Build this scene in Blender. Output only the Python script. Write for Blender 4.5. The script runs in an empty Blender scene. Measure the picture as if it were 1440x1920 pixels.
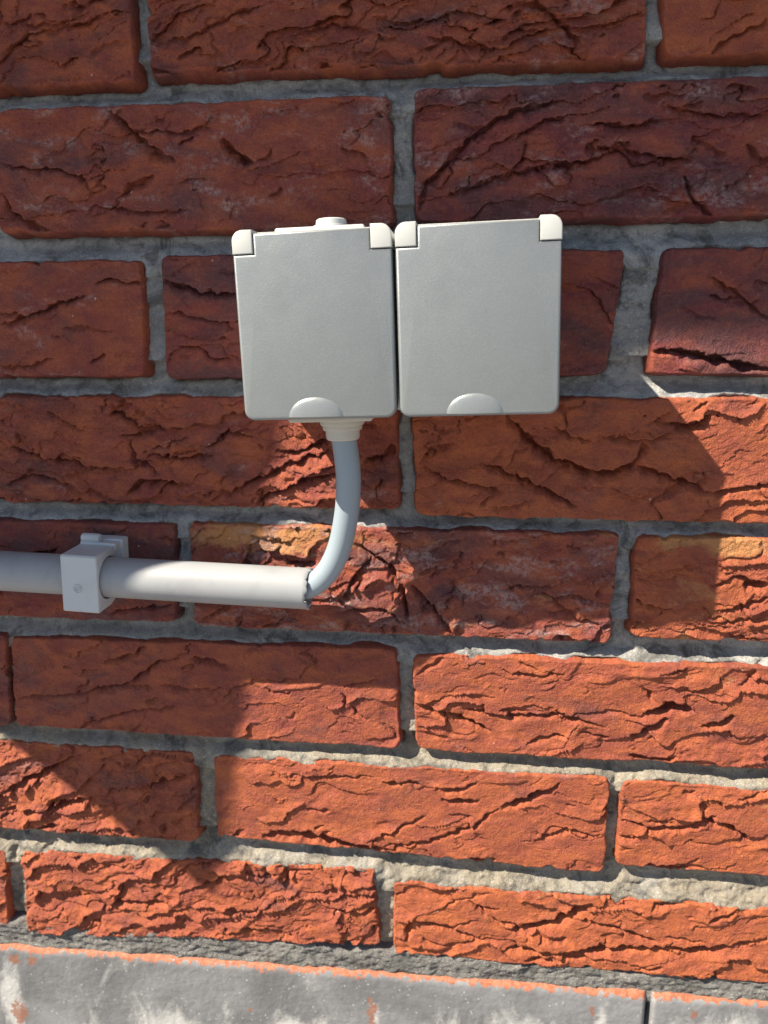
import bpy, bmesh, math, random
import numpy as np
from mathutils import Matrix, Vector

# ------------------------------------------------------------------ frame of reference
# wall coordinates in millimetres: x right, y up, z out of the wall (brick faces at z = 0)
Z0 = 620.0                                     # height of the wall origin above the ground


def W(x, y, z):
    return Vector((x / 1000.0, -z / 1000.0, (Z0 + y) / 1000.0))


SC = bpy.context.scene
COL = SC.collection
# ------------------------------------------------------------------ camera
CF, CYAW, CPITCH, CROLL = 1450.0, -0.109308, 0.233698, 0.003723     # focal length for the 1440 x 1920 photograph
CPOS = np.array([33.637, -102.308, 362.95])


def cam_rot():
    cy, sy, cp, sp, cr, sr = (math.cos(CYAW), math.sin(CYAW), math.cos(CPITCH), math.sin(CPITCH), math.cos(CROLL), math.sin(CROLL))
    ry = np.array([[cy, 0, sy], [0, 1, 0], [-sy, 0, cy]])
    rx = np.array([[1, 0, 0], [0, cp, -sp], [0, sp, cp]])
    rz = np.array([[cr, -sr, 0], [sr, cr, 0], [0, 0, 1]])
    return rz @ rx @ ry


CR = cam_rot()


def pick(px, py, z=0.0):
    """photograph pixel -> wall coordinates on the plane z"""
    d = np.array([(px - 720) / CF, -(py - 960) / CF, -1.0]) @ CR
    t = (z - CPOS[2]) / d[2]
    return CPOS[0] + d[0] * t, CPOS[1] + d[1] * t


cam_d = bpy.data.cameras.new('camera')
cam = bpy.data.objects.new('camera', cam_d)
COL.objects.link(cam)
B = np.array([[1, 0, 0], [0, 0, -1], [0, 1, 0]])                     # wall axes -> Blender axes
rw = B @ CR.T
m = Matrix(rw.tolist()).to_4x4()
m.translation = W(*CPOS)
cam.matrix_world = m
cam_d.sensor_fit = 'VERTICAL'
cam_d.sensor_height = 36.0
cam_d.lens = CF / 1920.0 * 36.0
cam_d.clip_start = 0.02
cam_d.clip_end = 1000.0
cam_d.dof.use_dof = True
cam_d.dof.focus_distance = 0.345
cam_d.dof.aperture_fstop = 13.0
SC.camera = cam
# ------------------------------------------------------------------ sky, sun, exposure
LX, LY = 1.64, -2.04                            # light travel across the wall per unit of depth
to_sun = Vector((-LX, -1.0, -LY)).normalized()  # Blender axes
ELEV = math.asin(to_sun.z)
AZ = math.atan2(to_sun.x, to_sun.y)
world = bpy.data.worlds.new('World')
SC.world = world
world.use_nodes = True
wn = world.node_tree
sky = wn.nodes.new('ShaderNodeTexSky')
sky.sky_type = 'NISHITA'
sky.sun_disc = False
sky.sun_elevation = ELEV
sky.sun_rotation = AZ
bg = wn.nodes['Background']
bg.inputs['Strength'].default_value = 0.053
sky.ozone_density = 2.5
sky.dust_density = 0.5
wn.links.new(sky.outputs['Color'], bg.inputs['Color'])
sun_d = bpy.data.lights.new('sun', 'SUN')
sun_d.energy = 5.0
sun_d.angle = math.radians(0.5)
sun_d.color = (1.0, 0.90, 0.74)
sun = bpy.data.objects.new('sun', sun_d)
COL.objects.link(sun)
sun.rotation_euler = to_sun.to_track_quat('Z', 'Y').to_euler()
sun.location = (-2, -3, 4)
SC.view_settings.view_transform = 'Standard'
SC.view_settings.look = 'None'
SC.view_settings.gamma = 1.0
SC.view_settings.use_curve_mapping = False
SC.view_settings.exposure = 1.2
SC.cycles.max_bounces = 8


# ------------------------------------------------------------------ helpers
def tag(o, label=None, cat=None, group=None, kind=None):
    if label: o['label'] = label
    if cat: o['category'] = cat
    if group: o['group'] = group
    if kind: o['kind'] = kind
    return o


WORLD = {}


def empty(name, loc):
    o = bpy.data.objects.new(name, None)
    o.empty_display_size = 0.02
    o.location = loc
    COL.objects.link(o)
    WORLD[o.name] = Vector(loc)
    return o


def link(name, me, mat, parent=None, loc=None):
    o = bpy.data.objects.new(name, me)
    if mat and not me.materials:
        me.materials.append(mat)
    COL.objects.link(o)
    base = loc if loc is not None else Vector((0, 0, 0))
    WORLD[o.name] = base
    if parent is not None:
        o.parent = parent
        o.location = base - WORLD[parent.name]
    else:
        o.location = base
    return o


def from_bm(name, bm, mat, parent=None, smooth=40.0):
    """bmesh in wall millimetres -> linked object with its origin at its centre"""
    vs = [W(*v.co) for v in bm.verts]
    c = sum(vs, Vector()) / len(vs)
    for v, p in zip(bm.verts, vs):
        v.co = p - c
    bmesh.ops.recalc_face_normals(bm, faces=bm.faces[:])
    me = bpy.data.meshes.new(name)
    bm.to_mesh(me)
    bm.free()
    if smooth:
        me.polygons.foreach_set('use_smooth', [True] * len(me.polygons))
        try:
            me.set_sharp_from_angle(angle=math.radians(smooth))
        except Exception:
            pass
    return link(name, me, mat, parent, c)


def grid_mesh(name, X, Y, Z, keep):
    """height-field sheet from arrays in wall mm (local), keep = cell mask"""
    ny, nx = X.shape
    idx = np.arange(nx * ny).reshape(ny, nx)
    q = np.stack([idx[:-1, :-1], idx[:-1, 1:], idx[1:, 1:], idx[1:, :-1]], -1)[keep]
    used = np.unique(q)
    remap = np.full(nx * ny, -1, np.int64)
    remap[used] = np.arange(len(used))
    q = remap[q].astype(np.int32)
    co = np.stack([X.ravel()[used], -Z.ravel()[used], Y.ravel()[used]], 1) / 1000.0
    me = bpy.data.meshes.new(name)
    me.vertices.add(len(co))
    me.vertices.foreach_set('co', co.astype(np.float32).ravel())
    me.loops.add(q.size)
    me.loops.foreach_set('vertex_index', q.ravel())
    me.polygons.add(len(q))
    me.polygons.foreach_set('loop_start', np.arange(0, q.size, 4, dtype=np.int32))
    me.polygons.foreach_set('use_smooth', np.ones(len(q), bool))
    me.update(calc_edges=True)
    return me, used


# ------------------------------------------------------------------ numpy noise
def _hash(ix, iy, seed):
    h = (ix.astype(np.int64) * 374761393 + iy.astype(np.int64) * 668265263 + seed * 2147483647 + 1013904223) & 0xffffffff
    h = ((h ^ (h >> 13)) * 1274126177) & 0xffffffff
    h = ((h ^ (h >> 16)) * 2246822519) & 0xffffffff
    return (h ^ (h >> 15)) & 0xffffffff


def pn(x, y, seed=0):
    ix = np.floor(x); iy = np.floor(y)
    fx = x - ix; fy = y - iy
    ux = fx * fx * fx * (fx * (fx * 6 - 15) + 10); uy = fy * fy * fy * (fy * (fy * 6 - 15) + 10)

    def g(dx, dy):
        a = _hash(ix + dx, iy + dy, seed) * (2 * math.pi / 4294967296.0)
        return np.cos(a) * (fx - dx) + np.sin(a) * (fy - dy)
    a = g(0, 0) * (1 - ux) + g(1, 0) * ux
    b = g(0, 1) * (1 - ux) + g(1, 1) * ux
    return 1.5 * (a * (1 - uy) + b * uy)


def fbm(x, y, seed=0, o=4, gain=0.5):
    s = 0; a = 1.0; f = 1.0
    for k in range(o):
        s = s + a * pn(x * f, y * f, seed + 17 * k)
        a *= gain; f *= 2.03
    return s


def sstep(a, b, x):
    t = np.clip((x - a) / (b - a), 0, 1)
    return t * t * (3 - 2 * t)


# ------------------------------------------------------------------ materials
def new_mat(name):
    mt = bpy.data.materials.new(name)
    mt.use_nodes = True
    nt = mt.node_tree
    return mt, nt, nt.nodes['Principled BSDF']


class NB:
    """little node builder"""
    def __init__(self, nt):
        self.nt = nt

    def n(self, t, **kw):
        o = self.nt.nodes.new(t)
        for k, v in kw.items():
            setattr(o, k, v)
        return o

    def l(self, a, b):
        self.nt.links.new(a, b)

    def val(self, sock, v):
        if hasattr(v, 'is_output') or hasattr(v, 'links'):
            self.l(v, sock)
        else:
            sock.default_value = v

    def noise(self, vec, scale, detail=4, rough=0.55, dist=0.0):
        o = self.n('ShaderNodeTexNoise')
        self.l(vec, o.inputs['Vector'])
        o.inputs['Scale'].default_value = scale
        o.inputs['Detail'].default_value = detail
        o.inputs['Roughness'].default_value = rough
        o.inputs['Distortion'].default_value = dist
        return o.outputs['Fac']

    def ramp(self, fac, a, b, lo=0.0, hi=1.0):
        o = self.n('ShaderNodeMapRange')
        o.interpolation_type = 'SMOOTHSTEP'
        self.val(o.inputs['Value'], fac)
        o.inputs['From Min'].default_value = a; o.inputs['From Max'].default_value = b
        o.inputs['To Min'].default_value = lo; o.inputs['To Max'].default_value = hi
        return o.outputs['Result']

    def math(self, op, a, b=0.0):
        o = self.n('ShaderNodeMath', operation=op)
        self.val(o.inputs[0], a); self.val(o.inputs[1], b)
        return o.outputs[0]

    def mix(self, fac, a, b):
        o = self.n('ShaderNodeMix', data_type='RGBA')
        self.val(o.inputs['Factor'], fac)
        for s, v in ((o.inputs[6], a), (o.inputs[7], b)):
            if isinstance(v, tuple):
                s.default_value = (*v, 1.0)
            else:
                self.l(v, s)
        return o.outputs[2]

    def map(self, vec, scale=(1, 1, 1), loc=None):
        o = self.n('ShaderNodeMapping')
        self.l(vec, o.inputs['Vector'])
        o.inputs['Scale'].default_value = scale
        if loc is not None:
            self.l(loc, o.inputs['Location'])
        return o.outputs['Vector']

    def bump(self, h, dist, strength=1.0, normal=None):
        o = self.n('ShaderNodeBump')
        self.l(h, o.inputs['Height'])
        o.inputs['Distance'].default_value = dist
        o.inputs['Strength'].default_value = strength
        if normal:
            self.l(normal, o.inputs['Normal'])
        return o.outputs['Normal']


def brick_material():
    mt, nt, p = new_mat('hand moulded brick')
    b = NB(nt)
    tc = b.n('ShaderNodeTexCoord').outputs['Object']
    oi = b.n('ShaderNodeObjectInfo')
    comb = b.n('ShaderNodeCombineXYZ')
    b.l(b.math('MULTIPLY', oi.outputs['Random'], 37.0), comb.inputs[0])
    b.l(b.math('MULTIPLY', oi.outputs['Random'], 91.0), comb.inputs[2])
    v = b.map(tc, loc=comb.outputs[0])
    sep = b.n('ShaderNodeSeparateColor')
    b.l(oi.outputs['Color'], sep.inputs[0])
    orange, dark, bloom, yellow = sep.outputs[0], sep.outputs[1], sep.outputs[2], oi.outputs['Alpha']
    vs = b.map(v, scale=(1.0, 1.0, 1.9))
    big = b.noise(vs, 14, 4, 0.6, 0.6)
    mid = b.noise(vs, 60, 5, 0.62, 0.4)
    fin = b.noise(v, 420, 4, 0.65)
    gr = b.noise(v, 1500, 3, 0.6)
    c = b.mix(b.math('ADD', b.ramp(mid, 0.35, 0.68, -0.25, 0.25), orange), (0.175, 0.031, 0.034), (0.42, 0.108, 0.036))
    c = b.mix(b.math('MULTIPLY', b.ramp(b.noise(vs, 23, 4, 0.6, 0.3), 0.5, 0.68), 0.35), c, (0.34, 0.085, 0.04))
    # burnt purple-brown skin
    dk = b.math('ADD', b.math('MULTIPLY', b.noise(vs, 20, 5, 0.6, 0.8), 1.0), b.math('MULTIPLY', dark, 0.42))
    burnt = b.ramp(dk, 0.62, 0.86, 0.0, 0.85)
    c = b.mix(burnt, c, (0.072, 0.024, 0.032))
    # mottled skin: darker iron flecks and paler dusty spots
    c = b.mix(b.ramp(b.noise(vs, 95, 6, 0.75, 0.5), 0.50, 0.74, 0.0, 0.75), c, b.mix(0.5, c, (0.06, 0.012, 0.012)))
    c = b.mix(b.ramp(b.noise(vs, 42, 6, 0.7, 0.9), 0.54, 0.74, 0.0, 0.55), c, b.mix(0.5, c, (0.10, 0.03, 0.035)))
    c = b.mix(b.ramp(b.noise(v, 300, 5, 0.75), 0.52, 0.7, 0.0, 0.55), c, b.mix(0.45, c, (0.08, 0.02, 0.015)))
    c = b.mix(b.ramp(b.noise(v, 75, 6, 0.8, 0.3), 0.56, 0.78, 0.0, 0.5), c, b.mix(0.4, c, (0.55, 0.26, 0.16)))
    # sandy yellow firing marks
    ya = b.n('ShaderNodeAttribute', attribute_name='sandy').outputs['Fac']
    yl = b.math('ADD', b.math('ADD', b.noise(vs, 34, 7, 0.72, 0.6), b.math('MULTIPLY', yellow, 0.2)), b.math('MULTIPLY', ya, 0.3))
    c = b.mix(b.ramp(yl, 0.66, 0.84, 0.0, 0.8), c, (0.46, 0.22, 0.08))
    # grey lime bloom on the skin
    bl = b.math('ADD', b.noise(b.map(v, scale=(1, 1, 2.2)), 38, 6, 0.7, 0.7), b.math('MULTIPLY', bloom, 0.25))
    blm = b.math('MULTIPLY', b.ramp(bl, 0.66, 0.84, 0.0, 0.6), b.ramp(fin, 0.38, 0.6))
    c = b.mix(blm, c, (0.36, 0.29, 0.29))
    # sand grain speckle
    c = b.mix(b.ramp(fin, 0.4, 0.72, 0.0, 0.3), c, b.mix(0.4, c, (0.5, 0.17, 0.08)))
    c = b.mix(b.ramp(gr, 0.55, 0.70, 0.0, 0.55), c, (0.07, 0.025, 0.02))
    c = b.mix(b.ramp(gr, 0.43, 0.30, 0.0, 0.35), c, b.mix(0.5, c, (0.6, 0.32, 0.22)))
    vo = b.n('ShaderNodeTexVoronoi'); b.l(v, vo.inputs['Vector']); vo.inputs['Scale'].default_value = 190
    speck = b.math('MULTIPLY', b.ramp(vo.outputs['Distance'], 0.06, 0.13, 1.0, 0.0), b.ramp(b.noise(v, 130, 2), 0.61, 0.66))
    c = b.mix(b.math('MULTIPLY', speck, 0.6), c, (0.62, 0.52, 0.45))
    b.l(c, p.inputs['Base Color'])
    b.l(b.math('SUBTRACT', 0.80, b.math('MULTIPLY', b.math('ADD', burnt, blm), 0.34)), p.inputs['Roughness'])
    p.inputs['Specular IOR Level'].default_value = 0.42
    n1 = b.bump(b.noise(v, 420, 5, 0.75), 0.0010, 0.8)
    n2 = b.bump(b.noise(v, 1150, 3, 0.65), 0.00075, 0.95, n1)
    b.l(n2, p.inputs['Normal'])
    return mt


def mortar_material(name, ca, cb, cc, rough_amp=1.0):
    mt, nt, p = new_mat(name)
    b = NB(nt)
    v = b.n('ShaderNodeTexCoord').outputs['Object']
    at = b.n('ShaderNodeAttribute', attribute_name='lower').outputs['Fac']
    c = b.mix(b.ramp(b.noise(v, 30, 5, 0.65, 0.4), 0.35, 0.68), ca, cb)
    c = b.mix(b.math('MULTIPLY', at, b.ramp(b.noise(v, 45, 4, 0.6), 0.25, 0.6, 0.45, 1.0)), c, cc)
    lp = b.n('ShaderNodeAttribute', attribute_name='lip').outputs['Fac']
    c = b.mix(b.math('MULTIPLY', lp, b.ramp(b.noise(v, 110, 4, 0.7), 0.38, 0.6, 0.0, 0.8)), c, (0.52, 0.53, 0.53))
    fin = b.noise(v, 800, 4, 0.75)
    c = b.mix(b.ramp(fin, 0.50, 0.68, 0.0, 0.8), c, b.mix(0.5, c, (0.08, 0.075, 0.07)))
    c = b.mix(b.ramp(b.noise(v, 1200, 2, 0.6), 0.58, 0.70, 0.0, 0.6), c, (0.62, 0.60, 0.55))
    c = b.mix(b.ramp(b.noise(v, 60, 6, 0.75, 0.6), 0.47, 0.66, 0.0, 0.85), c, (0.085, 0.085, 0.08))
    b.l(c, p.inputs['Base Color'])
    p.inputs['Roughness'].default_value = 0.92
    p.inputs['Specular IOR Level'].default_value = 0.3
    n1 = b.bump(b.noise(v, 380, 6, 0.78), 0.0016 * rough_amp, 0.85)
    n2 = b.bump(b.noise(v, 1600, 3, 0.6), 0.0004, 0.8, n1)
    b.l(n2, p.inputs['Normal'])
    return mt


def plastic(name, col, rough=0.42, speckle=0.0, spec=0.5, bump=0.0, grime=0.08):
    mt, nt, p = new_mat(name)
    b = NB(nt)
    v = b.n('ShaderNodeTexCoord').outputs['Object']
    dirt = b.ramp(b.noise(v, 55, 5, 0.65, 0.6), 0.48, 0.75, 0.0, grime)
    c = b.mix(dirt, col, tuple(x * 0.62 for x in col))
    if speckle:
        f = b.noise(v, 2600, 2, 0.5)
        c = b.mix(b.ramp(f, 0.60, 0.72, 0.0, speckle), c, tuple(min(1, x * 1.6) for x in col))
        c = b.mix(b.ramp(f, 0.40, 0.28, 0.0, speckle), c, tuple(x * 0.6 for x in col))
    b.l(c, p.inputs['Base Color'])
    b.l(b.ramp(b.noise(v, 90, 4, 0.6), 0.3, 0.7, rough - 0.05, rough + 0.08), p.inputs['Roughness'])
    p.inputs['Specular IOR Level'].default_value = spec
    if bump:
        b.l(b.bump(b.noise(v, 2200, 2, 0.5), 0.0002, bump), p.inputs['Normal'])
    return mt


M_BRICK = brick_material()
M_MORTAR = mortar_material('grey and cream pointing mortar', (0.25, 0.255, 0.255), (0.40, 0.40, 0.39), (0.29, 0.25, 0.19))
M_BED = mortar_material('dark rough bedding mortar', (0.17, 0.165, 0.16), (0.25, 0.24, 0.225), (0.2, 0.18, 0.16), 1.6)
M_LID = plastic('grey satin plastic lid', (0.228, 0.246, 0.256), 0.36, 0.42, 0.5, 0.35, 0.16)
M_LID.node_tree.nodes['Principled BSDF'].inputs['Metallic'].default_value = 0.3
M_WHITE = plastic('white plastic', (0.52, 0.53, 0.515), 0.4, 0, 0.5, 0.1, 0.06)
M_GREYP = plastic('light grey plastic', (0.47, 0.49, 0.50), 0.45, 0, 0.45, 0.1, 0.1)
M_RUBBER = plastic('cream soft rubber', (0.52, 0.49, 0.44), 0.55, 0, 0.4, 0.1, 0.12)
M_PIPE = plastic('pale grey conduit plastic', (0.31, 0.32, 0.335), 0.48, 0, 0.4, 0.2, 0.3)
M_CABLE = plastic('blue grey cable sheath', (0.27, 0.325, 0.37), 0.45, 0, 0.45, 0.15, 0.1)
M_CLIP = plastic('grey white clip plastic', (0.50, 0.525, 0.545), 0.45, 0, 0.45, 0.15, 0.25)
M_DARK = plastic('black gasket', (0.015, 0.015, 0.016), 0.6)

# ------------------------------------------------------------------ ground, and two added blockers (out of frame, they shade the wall)
def simple(name, a, c2, scale, rough):
    mt, nt, p = new_mat(name)
    b = NB(nt)
    v = b.n('ShaderNodeTexCoord').outputs['Object']
    c = b.mix(b.ramp(b.noise(v, scale, 6, 0.65, 0.5), 0.35, 0.65), a, c2)
    b.l(c, p.inputs['Base Color'])
    p.inputs['Roughness'].default_value = rough
    b.l(b.bump(b.noise(v, scale * 12, 4, 0.6), 0.002, 0.6), p.inputs['Normal'])
    return mt


M_GROUND = simple('grey paving', (0.17, 0.17, 0.175), (0.23, 0.23, 0.235), 6, 0.9)
M_WOOD = simple('white painted timber', (0.55, 0.55, 0.53), (0.62, 0.62, 0.6), 9, 0.6)


def box_bm(x0, x1, y0, y1, z0, z1, bev=0.0, seg=2):
    bm = bmesh.new()
    bmesh.ops.create_cube(bm, size=1)
    for v in bm.verts:
        v.co = ((x0 + x1) / 2 + v.co.x * (x1 - x0), (y0 + y1) / 2 + v.co.y * (y1 - y0), (z0 + z1) / 2 + v.co.z * (z1 - z0))
    if bev:
        bmesh.ops.bevel(bm, geom=bm.edges[:], offset=bev, segments=seg, profile=0.5, affect='EDGES')
    return bm


gm = bpy.data.meshes.new('ground')
gm.from_pydata([(-300, -300, 0), (300, -300, 0), (300, 300, 0), (-300, 300, 0)], [], [(0, 1, 2, 3)])
tag(link('ground', gm, M_GROUND), kind='structure')
# unseen board added to shade the upper wall: the light grazing its front lower edge meets the wall at y = -110 mm
tag(from_bm('shade_board', box_bm(-2600, 1500, -110 - LY * 310, -110 - LY * 310 + 60, -20, 310, 4), M_WOOD), kind='structure')
# unseen slab added at upper left, shaped back from the shadow it should cast
zc = 205.0
tipx, tipy = -110.0, -384.0
c1 = np.array([tipx - LX * zc, tipy - LY * zc, zc])
yb = c1[1]
hx = tipx - (yb - tipy) / 0.80
lean, hh = 52.0, 300.0
bm = bmesh.new()
q0 = [(hx, yb, -2), (c1[0], yb, zc), (c1[0] + lean, yb + hh, zc), (hx + lean, yb + hh, -2)]
nrm = Vector((-zc, 0, c1[0] - hx)).normalized() * 24
fa = [bm.verts.new(v) for v in q0]
fb = [bm.verts.new((v[0] + nrm.x, v[1], v[2] + nrm.z)) for v in q0]
bm.faces.new(fa); bm.faces.new(fb[::-1])
for i in range(4):
    bm.faces.new((fa[i], fb[i], fb[(i + 1) % 4], fa[(i + 1) % 4]))
tag(from_bm('shade_slab', bm, M_WOOD, smooth=0), kind='structure')

# ------------------------------------------------------------------ the brick wall
wall = empty('brick_wall', W(0, -600, -60))
tag(wall, 'red rough hand-moulded brick wall with grey mortar joints behind the sockets', 'wall')
from_bm('wall_core', box_bm(-760, 760, -620, 700, -210, -26), M_BED, wall, 0)

PITCH = 64.34
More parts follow.
